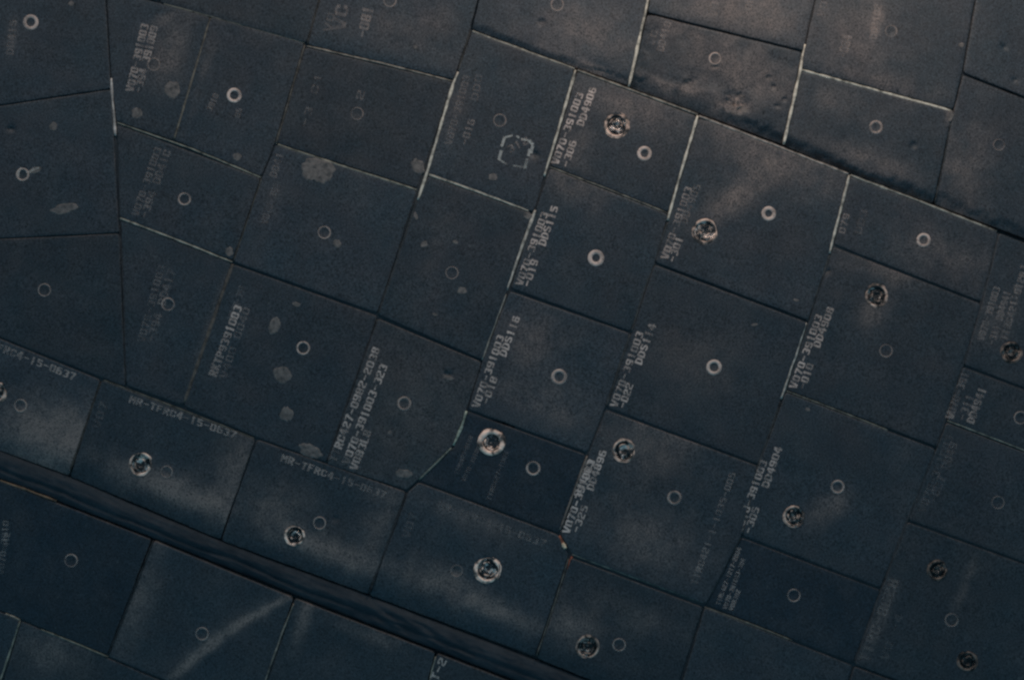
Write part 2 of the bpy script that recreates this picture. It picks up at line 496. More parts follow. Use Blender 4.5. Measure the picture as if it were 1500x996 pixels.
# repair spots: x, y, rx, ry, angle
PATCHES = [
 (253, 132, 12.5, 12, 0), (200, 166, 8.5, 8, 0), (78, 186, 6, 6.5, 20), (94, 306, 20, 7, -14), (466, 250, 26, 19, 15), (612, 244, 9, 12, -35), (722, 260, 6.5, 6, 0),
 (402, 477, 8.5, 12.5, 15), (434, 446, 6.5, 3.5, 10), (414, 549, 14, 12, 30), (420, 607, 10.5, 11, 0), (677, 426, 7, 6, 0), (621, 358, 6, 4.5, -35), (667, 355, 4.5, 3, 20),
 (455, 661, 19, 9, 25), (347, 230, 6.5, 6, 0), (657, 554, 7.5, 3, 5), (592, 694, 14, 6.5, 5), (104, 6, 4, 4, 0), (51, 250, 11, 4, -18), (336, 369, 6, 7, 10), (637, 461, 4.5, 2.2, 20),
 (609, 317, 2.8, 6, -20), (494, 357, 5.5, 7, -25), (1088, 160, 9, 6, 15), (1166, 440, 4.5, 2.2, 10), (1105, 476, 5, 2.2, -10), (571, 634, 3, 3, 0), (1183, 600, 4, 2.4, 20), (773, 316, 7, 5, 20), (1392, 171, 4, 9, 10), (608, 70, 3, 3, 0), (1408, 67, 4, 4, 0),
]

# print: text, start (first letter, on the side its foot stands), end, letter height, remaining strength
TEXTS = [
 ('e1', 'V070-391003', (818, 243), (856, 138), 10, .72), ('e1', '-306', (833, 247), (846, 208), 10, .75), ('e1', 'DD4906', (855, 187), (875, 130), 10, .72),
 ('e2', 'V070-391003', (765, 420), (804, 313), 10, .62), ('e2', '-019', (776, 422), (790, 382), 10, .72), ('e2', 'DDS115', (799, 362), (819, 304), 10, .75),
 ('e3', 'V070-391003', (702, 599), (740, 493), 10, .6), ('e3', '-018', (716, 594), (730, 553), 10, .55), ('e3', 'DDS116', (741, 524), (763, 465), 10, .8),
 ('f1', 'V070-391003', (978, 382), (1015, 276), 10, .34), ('f1', '-301', (989, 386), (1002, 349), 10, .5), ('f1', 'DD4905', (1006, 330), (1028, 272), 10, .16), ('f1', 'V0', (978, 382), (986, 362), 10, .5),
 ('f2', 'V070-391003', (904, 598), (944, 488), 10, .72), ('f2', '-022', (916, 600), (929, 563), 10, .65), ('f2', 'DDS114', (940, 536), (962, 476), 10, .7),
 ('f3', 'V070-391003', (834, 783), (873, 675), 10, .8), ('f3', '-325', (848, 782), (863, 742), 10, .62), ('f3', 'DD4896', (869, 720), (890, 661), 10, .7), ('f3', '91003', (850, 730), (871, 676), 10, .6),
 ('h3', 'V070-391003', (1087, 781), (1125, 676), 10, .52), ('h3', '-305', (1100, 783), (1114, 744), 10, .52), ('h3', 'DD4904', (1126, 716), (1147, 656), 10, .62),
 ('h2', 'V070-391003', (1167, 571), (1206, 463), 10, .68), ('h2', '-010', (1180, 572), (1193, 534), 10, .5), ('h2', 'DD4908', (1201, 511), (1223, 452), 10, .55),
 ('b1', 'V070-391003', (196, 136), (219, 37), 11, .42), ('b1', '-394 391009', (208, 138), (233, 40), 11, .4),
 ('d4', 'RC427-0982-2038', (500, 659), (558, 511), 10.8, .62), ('d4', 'TT', (492, 678), (500, 659), 10.8, .22), ('d4', '070-391003-323', (516, 671), (569, 536), 10.8, .58), ('d4', 'V', (511, 682), (516, 671), 10.8, .25), ('d4', 'V0B3L8', (523, 690), (546, 632), 10.8, .5),
 ('c4', '391003', (334, 508), (356, 450), 11, .58), ('c4', 'RKTP9', (317, 553), (334, 508), 11, .34), ('c4', 'V400 0040', (332, 556), (368, 452), 10, .16), ('c4', 'V070-391', (344, 470), (362, 420), 10, .1),
 ('b5', 'V070-391003', (212, 503), (243, 390), 10, .13), ('b5', '-394 DD417', (226, 503), (258, 396), 11, .16),
 ('b4', 'V070-391003', (203, 318), (238, 218), 10, .16), ('b4', '-394 DD41C', (216, 322), (252, 222), 11, .15),
 ('h4', 'TTRC427-1217-2004', (1055, 887), (1087, 803), 6, .42), ('h4', 'V070-391003-304', (1065, 893), (1093, 819), 6, .42), ('h4', 'V0B30Z', (1074, 895), (1086, 865), 6, .36),
 ('e4', 'TTRC427-0118', (672, 696), (694, 640), 6, .13), ('e4', 'V070-391003', (682, 706), (708, 650), 6, .13), ('e4', 'TTRC427-1009', (719, 734), (746, 662), 6, .16),
 ('f3', 'TTRC421-1-1035-005', (1021, 858), (1079, 693), 9, .2),
 ('i1', 'V070-391003', (1442, 500), (1466, 422), 10, .22), ('i1', '-311 DD4941', (1457, 507), (1482, 428), 10, .26), ('i1', 'TTRC421-0128', (1475, 500), (1505, 400), 10, .28), ('i1', 'C4-1', (1488, 450), (1508, 385), 10, .2),
 ('i2', 'DD4941', (1427, 622), (1446, 570), 11, .5), ('i2', 'V070-391', (1396, 616), (1421, 547), 11, .2), ('i2', 'V', (1396, 616), (1400, 606), 11, .4), ('i2', '-311', (1414, 618), (1428, 580), 11, .2),
 ('s0', 'MR-TFRC4-15-0637', (-45, 498), (109, 558), 10, .48),
 ('s1', 'MR-TFRC4-15-0637', (188, 589), (345, 643), 9.6, .36),
 ('s2', 'MR-TFRC4-', (410, 675), (497, 707), 9.6, .42), ('s2', '15-0637', (497, 707), (564, 731), 9.6, .2),
 ('s3', 'MR-TFRC4-15-', (640, 744), (757, 787), 10, .1), ('s3', '0637', (757, 787), (798, 802), 10, .2),
 ('l4', 'T-2', (641, 998), (656, 966), 11, .6), ('l1', 'V070-3910', (6, 842), (14, 762), 8, .24), ('l1', '-412', (12, 808), (16, 780), 7, .2),
 ('c1', 'VC', (505, 48), (512, 8), 18, .16), ('c1', '-081', (537, 58), (548, 12), 14, .18), ('c1', 'V0', (484, 50), (492, 20), 10, .12),
 ('g3', '-084', (1241, 88), (1248, 54), 13, .17), ('g3', 'DD4102', (1284, 60), (1292, 8), 10, .25), ('g3', 'V0', (1207, 28), (1213, 4), 10, .1), ('g0', 'VDI', (1050, 28), (1058, -6), 14, .1), ('g0', '-08', (1098, 28), (1106, -2), 10, .1),
 ('g1', 'DD410', (972, 78), (984, 34), 10, .2), ('g1', 'V0', (958, 70), (965, 46), 10, .12),
 ('h1', '079', (1238, 344), (1246, 314), 9, .22), ('h1', 'DD3', (1262, 345), (1272, 308), 10, .12),
 ('d2', 'V070-391003', (662, 214), (690, 112), 10, .14), ('d2', '-016', (685, 215), (697, 176), 10, .18), ('d2', 'DD0', (700, 150), (708, 110), 10, .12), ('d2', '312', (746, 226), (777, 210), 10, .22),
 ('c3', 'DD41', (405, 262), (417, 226), 10, .14), ('c3', 'V070-391', (392, 330), (412, 270), 10, .08), ('c2', '-3 C1', (450, 190), (474, 108), 10, .13), ('c2', '2', (532, 150), (536, 132), 10, .14),
 ('b2', '3910', (310, 165), (322, 140), 8, .15), ('b2', '05', (352, 174), (356, 160), 8, .15), ('a1', 'DD415', (20, 82), (26, 30), 10, .16),
 ('i3', 'V070-391003', (1356, 752), (1398, 640), 11, .1), ('i3', '-007 DD49', (1372, 738), (1404, 650), 11, .1), ('i4', 'TTRC-0028', (1272, 972), (1318, 850), 15, .13), ('i4', 'V0 -4', (1300, 968), (1325, 900), 11, .08),
 ('s1', 'V07', (146, 630), (160, 590), 11, .08), ('s3', 'V07', (600, 790), (612, 752), 11, .08),
]

# pale cloth in the joints: points, width, strength, height
FILLERS = [
 ([(611, 292), (585, 370), (554, 460)], 2.6, (.07, .08, .09), 0.0), ([(978, 326), (945, 420), (925, 486)], 2.6, (.08, .09, .1), 0.0), ([(923, 490), (905, 545), (888, 596)], 2.4, (.075, .085, .095), 0.0),
 ([(1182, 470), (1200, 420), (1215, 374)], 2.6, (.08, .09, .1), 0.0), ([(1462, 342), (1437, 444), (1411, 533), (1371, 655)], 3.0, (.06, .07, .085), 0.1), ([(1369, 659), (1329, 762), (1252, 970)], 3.0, (.06, .07, .085), 0.1),
 ([(1143, 588), (1111, 682), (1087, 782)], 2.6, (.07, .08, .09), 0.0), ([(1395, 166), (1384, 230), (1370, 296)], 2.4, (.06, .07, .08), 1.4), ([(552, 468), (515, 570), (479, 676)], 2.2, (.05, .055, .065), -0.2), ([(596, 722), (570, 790), (541, 868)], 2.4, (.05, .058, .07), 0.0),
 ([(147, 560), (125, 625), (102, 690)], 2.4, (.09, .085, .08), 0.0), ([(1085, 788), (1060, 835), (1035, 884)], 2.4, (.045, .055, .065), -0.2), ([(468, 0), (458, 34), (450, 64)], 2.2, (.09, .09, .09), 0.6), ([(689, 46), (678, 80), (671, 105)], 2.2, (.09, .09, .09), 0.6), ([(175, 330), (181, 440), (184, 560)], 2.2, (.05, .055, .065), -.4), ([(224, 792), (190, 880), (159, 958)], 2.0, (.05, .055, .065), -.2),
 ([(163, 115), (165, 150), (169, 199)], 3.0, (.85, .8, .8), 0.4),
 ([(671, 106), (664, 122), (625, 254), (612, 293)], 3.2, (.95, .9, .82), 0.8),
 ([(628, 256), (700, 281), (774, 309)], 2.8, (.7, .68, .62), 0.6),
 ([(843, 103), (818, 190), (797, 258)], 3.4, (.95, .9, .82), 0.8),
 ([(784, 308), (765, 360), (742, 425)], 3.2, (.9, .85, .8), 0.8),
 ([(741, 431), (723, 478), (706, 527)], 2.6, (.55, .52, .48), 0.4),
 ([(955, -30), (946, 14), (921, 127)], 3.4, (1, .95, .86), 2.8),
 ([(1022, 170), (1000, 244), (978, 323)], 3.2, (.95, .9, .82), 0.7),
 ([(1244, 257), (1231, 310), (1215, 371)], 3.0, (.85, .82, .76), 0.6),
 ([(1181, 473), (1163, 528), (1144, 584)], 3.0, (.85, .8, .76), 0.6),
 ([(1179, 66), (1172, 104), (1148, 211)], 3.2, (1, .95, .86), 2.4),
 ([(1174, 103), (1280, 132), (1394, 163)], 3.0, (.8, .8, .74), 1.6),
 ([(846, 103), (930, 134), (1022, 168)], 2.6, (.42, .4, .37), 0.2),
 ([(1024, 170), (1130, 211), (1243, 255)], 2.8, (.55, .5, .48), 0.3),
 ([(1246, 257), (1350, 296), (1460, 339)], 2.6, (.5, .5, .47), 0.3),
 ([(692, 46), (770, 75), (842, 101)], 2.4, (.5, .5, .47), 0.1),
 ([(683, 602), (676, 626), (664, 652)], 3.0, (.6, .68, .6), 0.5),
 ([(661, 656), (638, 679), (614, 702)], 2.4, (.36, .4, .37), 0.3),
 ([(176, 320), (258, 351), (340, 384)], 2.4, (.55, .55, .5), 0.2),
 ([(172, 180), (280, 218), (382, 260)], 1.8, (.4, .42, .38), 0.1),
 ([(450, 68), (560, 93), (662, 119)], 1.9, (.5, .46, .42), 0.0),
 ([(407, 212), (500, 243), (610, 278)], 2.2, (.45, .45, .4), 0.1),
 ([(308, 27), (282, 115), (255, 204)], 2.6, (.26, .24, .21), 0.3),
 ([(341, 387), (308, 480), (269, 590)], 4.6, (.17, .15, .14), 0.3),
 ([(860, 668), (840, 722), (820, 776)], 2.6, (.32, .27, .25), 0.2),
 ([(29, 909), (14, 955), (-8, 1020)], 2.4, (.5, .47, .4), 0.3),
 ([(8, 899), (20, 903), (29, 908)], 2.4, (.6, .5, .42), 0.3),
 ([(60, 922), (110, 942), (158, 962)], 2.0, (.32, .32, .28), 0.2),
 ([(430, 884), (410, 935), (380, 1020)], 2.0, (.42, .38, .34), 0.2),
 ([(638, 962), (632, 985), (622, 1030)], 2.0, (.4, .42, .38), 0.2),
 ([(838, 812), (930, 846), (1031, 883)], 2.0, (.28, .3, .28), -0.6),
 ([(240, 6), (340, 33), (446, 63)], 1.8, (.25, .26, .24), 0.1),
 ([(1388, 616), (1450, 640), (1540, 675)], 1.8, (.32, .36, .34), 0.1),
 ([(806, 245), (890, 277), (978, 312)], 1.9, (.32, .32, .3), 0.1),
 ([(0, 704), (40, 718), (82, 734)], 2.0, (.3, .22, .16), 0.2),
 ([(152, 557), (260, 598), (372, 642)], 1.8, (.16, .17, .16), 0.1),
 ([(1153, 573), (1240, 606), (1300, 630)], 1.8, (.28, .3, .28), 0.0),
 ([(383, 262), (362, 325), (342, 383)], 1.8, (.14, .14, .13), 0.0),
 ([(404, 211), (425, 140), (446, 66)], 2.2, (.18, .17, .16), 0.0),
 ([(833, 818), (812, 885), (786, 960)], 1.8, (.22, .22, .21), 0.0),
 ([(1032, 889), (1100, 914), (1160, 938)], 1.8, (.22, .22, .2), 0.0),
]

# ------------------------------------------------------------------ build: hull and panel
HULL = empty('tiled_hull', (0, 0.06, ZC - 0.45), 'curved hull covered in black heat shield tiles above the diagonal cloth seal', 'heat shield')
PANEL = empty('tiled_hatch', (-0.4, 0.06, ZC - 0.45), 'small group of black heat shield tiles below the diagonal cloth seal', 'heat shield')

SEAL_TOP = [(-60, 641), (0, 663), (99, 700), (192, 741), (320, 794), (399, 824), (535, 874), (769, 964), (990, 1048)]
SEAL_LOW = [(-60, 680), (0, 703), (80, 733), (224, 789), (399, 858), (530, 910), (640, 953), (769, 1003), (930, 1070)]


def sheet(name, x0, x1, y0, y1, h, parent, keep):
    nx, ny = 210, 150
    deep = []
    for T in TILES.values():
        for e, w, d in T.get('bev', []):
            if d > 2.5:
                deep.append((T['v'][e], T['v'][(e + 1) % len(T['v'])], 42.0))
    deep += [(p, q, 62.0) for p, q in zip(SEAL_LOW[:-1], SEAL_LOW[1:])]
    deep += [((f[0], f[1]), (f[0] + .1, f[1]), 34.0) for f in FASTENERS] + [((f[0], f[1]), (f[0] + .1, f[1]), f[2] + 12.0) for f in DENTS]
    pts, idx, faces = [], {}, []
    for j in range(ny + 1):
        for i in range(nx + 1):
            idx[i, j] = len(pts)
            pts.append((x0 + (x1 - x0) * i / nx, y0 + (y1 - y0) * j / ny, -3.4))
    A = np.array(pts)
    low = np.zeros(len(A), bool)
    for a, b, r in deep:
        low |= seg_dist(A[:, :2], a, b) < r
    A[low, 2] = h
    pts = [tuple(p) for p in A]
    for j in range(ny):
        for i in range(nx):
            faces.append((idx[i, j + 1], idx[i + 1, j + 1], idx[i + 1, j], idx[i, j]))
    return mesh_obj(name, pts, faces, SKIN, parent)


sheet('underlay', -58, 1568, -58, 1128, -14.5, HULL, None)

tile_objs, tile_h, tile_poly = {}, {}, {}


def height_fn(key, T, cx, cy, poly):
    rnd = random.Random(key)
    h0 = T.get('h', rnd.uniform(-.45, .45))
    ta, tb = rnd.uniform(-.008, .008), rnd.uniform(-.008, .008)
    wv = T.get('wave', .22)
    seed = rnd.uniform(0, 90)
    bev = T.get('bev', [])
    pw = T.get('p', 1.3)
    dents = [d for d in DENTS if abs(d[0] - cx) < 190 and abs(d[1] - cy) < 190]
    rings = [r for r in RINGS if abs(r[0] - cx) < 190 and abs(r[1] - cy) < 190]
    fast = [f for f in FASTENERS if abs(f[0] - cx) < 210 and abs(f[1] - cy) < 190]
    n = len(poly)

    def H(x, y, coarse=False):
        h = h0 + ta * (x - cx) + tb * (y - cy)
        h += wv * (nz(x, y, seed, .016) * 1.2 + nz(x, y, seed + 5, .04) * .6)
        if wv > 1:
            h += .5 * wv * nz(x, y, seed + 8, .075)
        for e, w, drop in bev:
            a, b = poly[e], poly[(e + 1) % n]
            L = math.hypot(b[0] - a[0], b[1] - a[1])
            d = abs((b[0] - a[0]) * (y - a[1]) - (b[1] - a[1]) * (x - a[0])) / L
            if drop > 2.5 and pw < 2:
                ww = w * (.72 + .55 * nz(x, y * .3, seed, .016) + .35 * nz(x, y, seed + 3, .045) + .22 * nz(x, y, seed + 6, .15))
                ww = max(ww, 3.0)
            else:
                ww = w * (1 + .2 * nz(x, y, seed, .03))
            if d < ww:
                h -= drop * ((1 - d / ww) ** pw if drop < 2.5 or pw > 2 else .4 + .6 * (1 - d / ww)) * (1 + .3 * nz(x, y, seed + 2, .2))
        if coarse:
            return h
        for (dx, dy, rx, ry, an, dep) in dents:
            c, s = math.cos(math.radians(an)), math.sin(math.radians(an))
            u = ((x - dx) * c + (y - dy) * s) / rx
            v = (-(x - dx) * s + (y - dy) * c) / ry
            r = math.hypot(u, v)
            if r < 1:
                h -= dep * (1 - r * r) * (1 + (1.1 * nz(x, y, 3, .22) if 15 < rx < 25 else 0))
        for (rx, ry, ro, st, _) in rings:
            r = math.hypot(x - rx, y - ry)
            if r < ro - st:
                h -= 1.3 * (1 - (r / (ro - st)) ** 2)
        for (fx, fy, fr, *_r) in fast:
            r = math.hypot(x - fx, y - fy) / fr
            if r < .9:
                h -= 6 * min(1, (.9 - r) / .06)
        return h
    return H


def dust_sheen_fn(key, T):
    L = [d for d in DUST_SHEEN if d[0] == key]

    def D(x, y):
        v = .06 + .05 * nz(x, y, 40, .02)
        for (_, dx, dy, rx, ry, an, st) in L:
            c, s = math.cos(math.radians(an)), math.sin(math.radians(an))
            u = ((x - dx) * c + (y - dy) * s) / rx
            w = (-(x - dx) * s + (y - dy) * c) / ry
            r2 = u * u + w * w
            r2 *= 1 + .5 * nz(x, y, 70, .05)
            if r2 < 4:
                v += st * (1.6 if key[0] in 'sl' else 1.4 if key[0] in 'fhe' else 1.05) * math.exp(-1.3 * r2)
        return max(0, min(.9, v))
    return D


BASE = (0.0222, 0.0305, 0.0368)


def build_tile(key, T):
    v = [tuple(map(float, p)) for p in T['v']]
    if area2(v) < 0:
        # drawing runs clockwise on screen: reverse so the loop runs anticlockwise seen from outside
        order = list(range(len(v)))[::-1]
        v2 = [v[i] for i in order]
        n = len(v)
        # edge e of the old loop (e -> e+1) is edge (n-2-e) of the reversed one
        T = dict(T)
        T['bev'] = [((n - 2 - e) % n, w, d) for e, w, d in T.get('bev', [])]
        v = v2
    cx = sum(p[0] for p in v) / len(v)
    cy = sum(p[1] for p in v) / len(v)
    seed = (hash_key(key) % 97) * 1.7
    g = T.get('gap', .4)
    sharp = inset_poly(v, -g if inset_sign(v) < 0 else g)
    loop = round_loop(sharp, 4.5, 7.0, seed)
    nrm = loop_normals(loop)
    r = 1.5
    # which way is inwards
    t = loop[0] + nrm[0] * 1.0
    sgn = 1 if inside(np.array([t]), loop)[0] else -1
    front = [p + n_ * sgn * r for p, n_ in zip(loop, nrm)]
    H = height_fn(key, T, cx, cy, v)
    D = dust_sheen_fn(key, T)
    tile_h[key], tile_poly[key] = H, loop
    step = 3.0 if T.get('wave', 0) > 1 else 4.0 if T.get('fine') or T.get('wave', 0) > .45 or any(d > 2.5 for _, _, d in T.get('bev', [])) else 8.0
    ax = np.array(v[1]) - np.array(v[0])
    ax /= np.linalg.norm(ax)
    ay = np.array((-ax[1], ax[0]))
    gr = np.arange(-330, 330, step)
    G = np.array([(cx, cy) + ax * a + ay * b for a in gr for b in gr])
    extra = []
    for (dx, dy, rx, ry, an, dep) in DENTS:
        c, s = math.cos(math.radians(an)), math.sin(math.radians(an))
        for k in ((.3, .6, .85, 1.05) if rx < 15 else (.15, .3, .45, .6, .75, .9, 1.05)):
            for i in range(14 if rx < 15 else 22):
                a = i * 2 * math.pi / (14 if rx < 15 else 22) + k
                extra.append((dx + rx * k * math.cos(a) * c - ry * k * math.sin(a) * s, dy + rx * k * math.cos(a) * s + ry * k * math.sin(a) * c))
    for (rx, ry, ro, st, _) in RINGS:
        for k in (.45, .98):
            for i in range(12):
                a = i * math.pi / 6 + k
                extra.append((rx + (ro - st) * k * math.cos(a), ry + (ro - st) * k * math.sin(a)))
    for (fx, fy, fr, *_r) in FASTENERS:
        for k in (.4, .83, .905, 1.1):
            for i in range(28):
                a = i * math.pi / 14 + .3 * k
                extra.append((fx + fr * k * math.cos(a), fy + fr * k * math.sin(a)))
    X = np.array(extra)
    near = (np.abs(X[:, 0] - cx) < 300) & (np.abs(X[:, 1] - cy) < 300)
    X = X[near]
    # leave the plain grid out of hollows
    keep = np.ones(len(G), bool)
    for (dx, dy, rr) in [(d[0], d[1], max(d[2], d[3]) * 1.1) for d in DENTS] + [(q[0], q[1], q[2] - q[3] + 1) for q in RINGS] + [(q[0], q[1], q[2] * 1.15) for q in FASTENERS]:
        keep &= np.hypot(G[:, 0] - dx, G[:, 1] - dy) > rr
    A = np.vstack([G[keep], X]) if len(X) else G[keep]
    A = A[inside(A, front)]
    d = np.full(len(A), 1e9)
    for i in range(len(front)):
        d = np.minimum(d, seg_dist(A, front[i - 1], front[i]))
    A = A[d > 1.8]
    n = len(front)
    V2 = [Vector((p[0], -p[1])) for p in front] + [Vector((p[0], -p[1])) for p in A]
    res = delaunay_2d_cdt(V2, [], [list(range(n))], 1, 1e-4)
    cv, ce, cf, ov = res[0], res[1], res[2], res[3]
    newidx = {}
    for i, lst in enumerate(ov):
        for q in lst:
            newidx[q] = i
    pts, dust_sheen, faces = [], [], []
    for p in cv:
        x, y = p.x, -p.y
        pts.append((x, y, H(x, y)))
        dust_sheen.append(D(x, y))
    for f in cf:
        a, b, c = (cv[i] for i in f[:3])
        ar = (b.x - a.x) * (c.y - a.y) - (b.y - a.y) * (c.x - a.x)
        faces.append(tuple(f) if ar > 0 else tuple(f)[::-1])
    ccw = sum(V2[i].x * V2[(i + 1) % n].y - V2[(i + 1) % n].x * V2[i].y for i in range(n)) > 0
    ring = [newidx[i] for i in range(n)]
    prof = [(.45, -.16), (.12, -.5), (0, -1.0), (0, -8.0)]
    for (ins, dh) in prof:
        nr = []
        for i in range(n):
            p = loop[i] + nrm[i] * sgn * r * ins
            hb = pts[newidx[i]][2] + dh * r
            nr.append(len(pts))
            pts.append((p[0], p[1], hb))
            dust_sheen.append(min(.5, dust_sheen[newidx[i]] + .10 + .12 * nz(p[0], p[1], 11, .08)))
        for i in range(n):
            j = (i + 1) % n
            f = (ring[i], nr[i], nr[j], ring[j])
            faces.append(f if ccw else f[::-1])
        ring = nr
    tone = T['tone']
    ti = T.get('tint', (1, 1, 1))
    rnd = random.Random(key + 'c')
    k = tone * rnd.uniform(.86, 1.12)
    col = tuple(BASE[i] * k * ti[i] for i in range(3)) + (1,)
    par = PANEL if key[0] == 'l' else HULL
    o = mesh_obj('tile', pts, faces, TILE, par, color=col, attrs=dust_sheen, label=LABELS.get(key))
    tile_objs[key] = o
    return o


def hash_key(k):
    return sum(ord(c) * (i * 31 + 7) for i, c in enumerate(k))


def inset_sign(v):
    t = inset_poly(v, 2.0)
    return 1 if inside(np.array([t[0]]), v)[0] else -1


for key, T in TILES.items():
    build_tile(key, T)


def find_tile(x, y):
    for k, l in tile_poly.items():
        if inside(np.array([(float(x), float(y))]), l)[0]:
            return k
    best = min(tile_poly, key=lambda k: min(math.hypot(p[0] - x, p[1] - y) for p in tile_poly[k]))
    return best


# ------------------------------------------------------------------ ring marks
for i, (x, y, ro, st, k) in enumerate(RINGS):
    if k >= .5:
        st = st * 1.22
    key = find_tile(x, y)
    H = tile_h[key]
    n = 40
    pts, faces = [], []
    prof = [(ro, -.2), (ro - .2 * st, .75), (ro - .8 * st, .75), (ro - st, -.2)]
    for a in range(n):
        t = a * 2 * math.pi / n
        for (r_, dh) in prof:
            r_ = r_ + .18 * nz(math.cos(t) * 2, math.sin(t) * 2, i)
            px, py = x + r_ * math.cos(t), y + r_ * math.sin(t)
            pts.append((px, py, H(px, py, True) + dh))
    m = len(prof)
    for a in range(n):
        b = (a + 1) % n
        for q in range(m - 1):
            faces.append((a * m + q, a * m + q + 1, b * m + q + 1, b * m + q))
    w = random.Random(i).uniform(.9, 1.05)
    mesh_obj('ring_mark', pts, faces, CHALK, tile_objs[key], color=(.76 * w, .55 * w, .45 * w, min(1, k * 1.15)))

# ------------------------------------------------------------------ large fasteners
for i, (x, y, R, br, st, dep) in enumerate(FASTENERS):
    key = find_tile(x, y)
    H = tile_h[key]
    rnd = random.Random(100 + i)
    h0 = H(x, y, True)
    pts, faces, fm = [], [], []
    n, m = 56, 10
    R1, r1 = R * (.98 - st), R * st
    gaps = [(rnd.uniform(0, 6.28), rnd.uniform(.2, .6)) for _ in range(3)]
    for a in range(n):
        t = a * 2 * math.pi / n
        sc = 1 + .28 * nz(math.cos(t) * 2.2, math.sin(t) * 2.2, i * 3) + .25 * nz(math.cos(t) * 6, math.sin(t) * 6, i * 3)
        for ga, gw in gaps:
            d = abs((t - ga + math.pi) % (2 * math.pi) - math.pi)
            if d < gw and i != 3:
                sc *= .12 + .88 * (d / gw) ** 2
        for b in range(m):
            u = b * 2 * math.pi / m
            rr = R1 + r1 * sc * math.cos(u)
            pts.append((x + rr * math.cos(t), y + rr * math.sin(t), h0 + .1 + .62 * r1 * sc * math.sin(u)))
    for a in range(n):
        c = (a + 1) % n
        for b in range(m):
            d = (b + 1) % m
            faces.append((a * m + b, a * m + d, c * m + d, c * m + b))
            fm.append(0)
    # a second, thinner broken lip outside the rim and loose curls of ceramic inside it
    def arc(t0, t1, R2, r2, hh, sd):
        b0 = len(pts)
        k1 = max(4, int(abs(t1 - t0) * 9))
        for a in range(k1 + 1):
            t = t0 + (t1 - t0) * a / k1
            f = math.sin(math.pi * (a + .35) / (k1 + .7)) ** .5
            f *= 1 + .5 * nz(math.cos(t) * 5, math.sin(t) * 5, sd)
            R3 = R2 * (1 + .07 * nz(math.cos(t) * 2, math.sin(t) * 2, sd + 3))
            for b in range(6):
                u = b * math.pi / 3
                rr = R3 + r2 * f * math.cos(u)
                pts.append((x + rr * math.cos(t), y + rr * math.sin(t), h0 + hh + r2 * f * math.sin(u)))
        for a in range(k1):
            for b in range(6):
                d = (b + 1) % 6
                faces.append((b0 + a * 6 + b, b0 + a * 6 + d, b0 + (a + 1) * 6 + d, b0 + (a + 1) * 6 + b))
                fm.append(0)
    for k in range(3):
        t0 = rnd.uniform(0, 6.28)
        arc(t0, t0 + rnd.uniform(.8, 2.4), R * 1.0, R * .045, .1, i * 5 + k)
    for k in range(5):
        t0 = rnd.uniform(0, 6.28)
        arc(t0, t0 + rnd.uniform(.4, 1.3), R * rnd.uniform(.3, .62), R * rnd.uniform(.05, .085), -.9 * dep, i * 7 + k)
    # metal bottom of the well: a lobed screw head on a lumpy seat
    base = len(pts)
    rad = [.0, .18, .3, .42, .5, .56, .68, .8, .9]
    lob = rnd.choice((3, 4, 4, 5))
    ph = rnd.uniform(0, 6.28)
    n2 = 48
    for rr in rad:
        for a in range(n2):
            t = a * 2 * math.pi / n2
            head = .5 + .07 * math.cos(lob * t + ph)
            hh = -1.8 * dep if rr < head else -4.4 * dep
            if rr < .2:
                hh = -3.6 * dep
            hh += 1.4 * nz(rr * 5 * math.cos(t), rr * 5 * math.sin(t), i * 7)
            if rr >= .8:
                hh = -2.4 * dep
            if rr >= .9:
                hh = -1.5
            pts.append((x + R * rr * math.cos(t), y + R * rr * math.sin(t), h0 + hh))
    for k in range(len(rad) - 1):
        for a in range(n2):
            c = (a + 1) % n2
            faces.append((base + k * n2 + a, base + (k + 1) * n2 + a, base + (k + 1) * n2 + c, base + k * n2 + c)[::-1])
            fm.append(1)
    mesh_obj('fastener', pts, faces, None, tile_objs[key], color=(br, br, br, 1), mats=[GLAZE, METAL], fmat=fm)

# ------------------------------------------------------------------ repair spots
for i, (x, y, rx, ry, an) in enumerate(PATCHES):
    key = find_tile(x, y)
    H = tile_h[key]
    c, s = math.cos(math.radians(an)), math.sin(math.radians(an))
    pts, faces = [], []
    n = 30
    rings = [(1.0, -.25), (.93, .3), (.8, .45), (.5, .4), (.2, .42)]
    for (q, dh) in rings:
        for a in range(n):
            t = a * 2 * math.pi / n
            w = 1 + .26 * nz(math.cos(t) * 1.6, math.sin(t) * 1.6, i * 5) + .2 * nz(math.cos(t) * 5, math.sin(t) * 5, i * 5)
            u, v = rx * q * w * math.cos(t), ry * q * w * math.sin(t)
            px, py = x + u * c - v * s, y + u * s + v * c
            amp = 1.1 if max(rx, ry) > 16 else .35
            pts.append((px, py, H(px, py) + dh + amp * max(0, nz(px, py, i, .16)) * (q < .95)))
    for k in range(len(rings) - 1):
        for a in range(n):
            b = (a + 1) % n
            faces.append((k * n + a, (k + 1) * n + a, (k + 1) * n + b, k * n + b))
    faces.append(tuple((len(rings) - 1) * n + a for a in range(n))[::-1])
    mesh_obj('repair_patch', pts, faces, PUTTY, tile_objs[key])

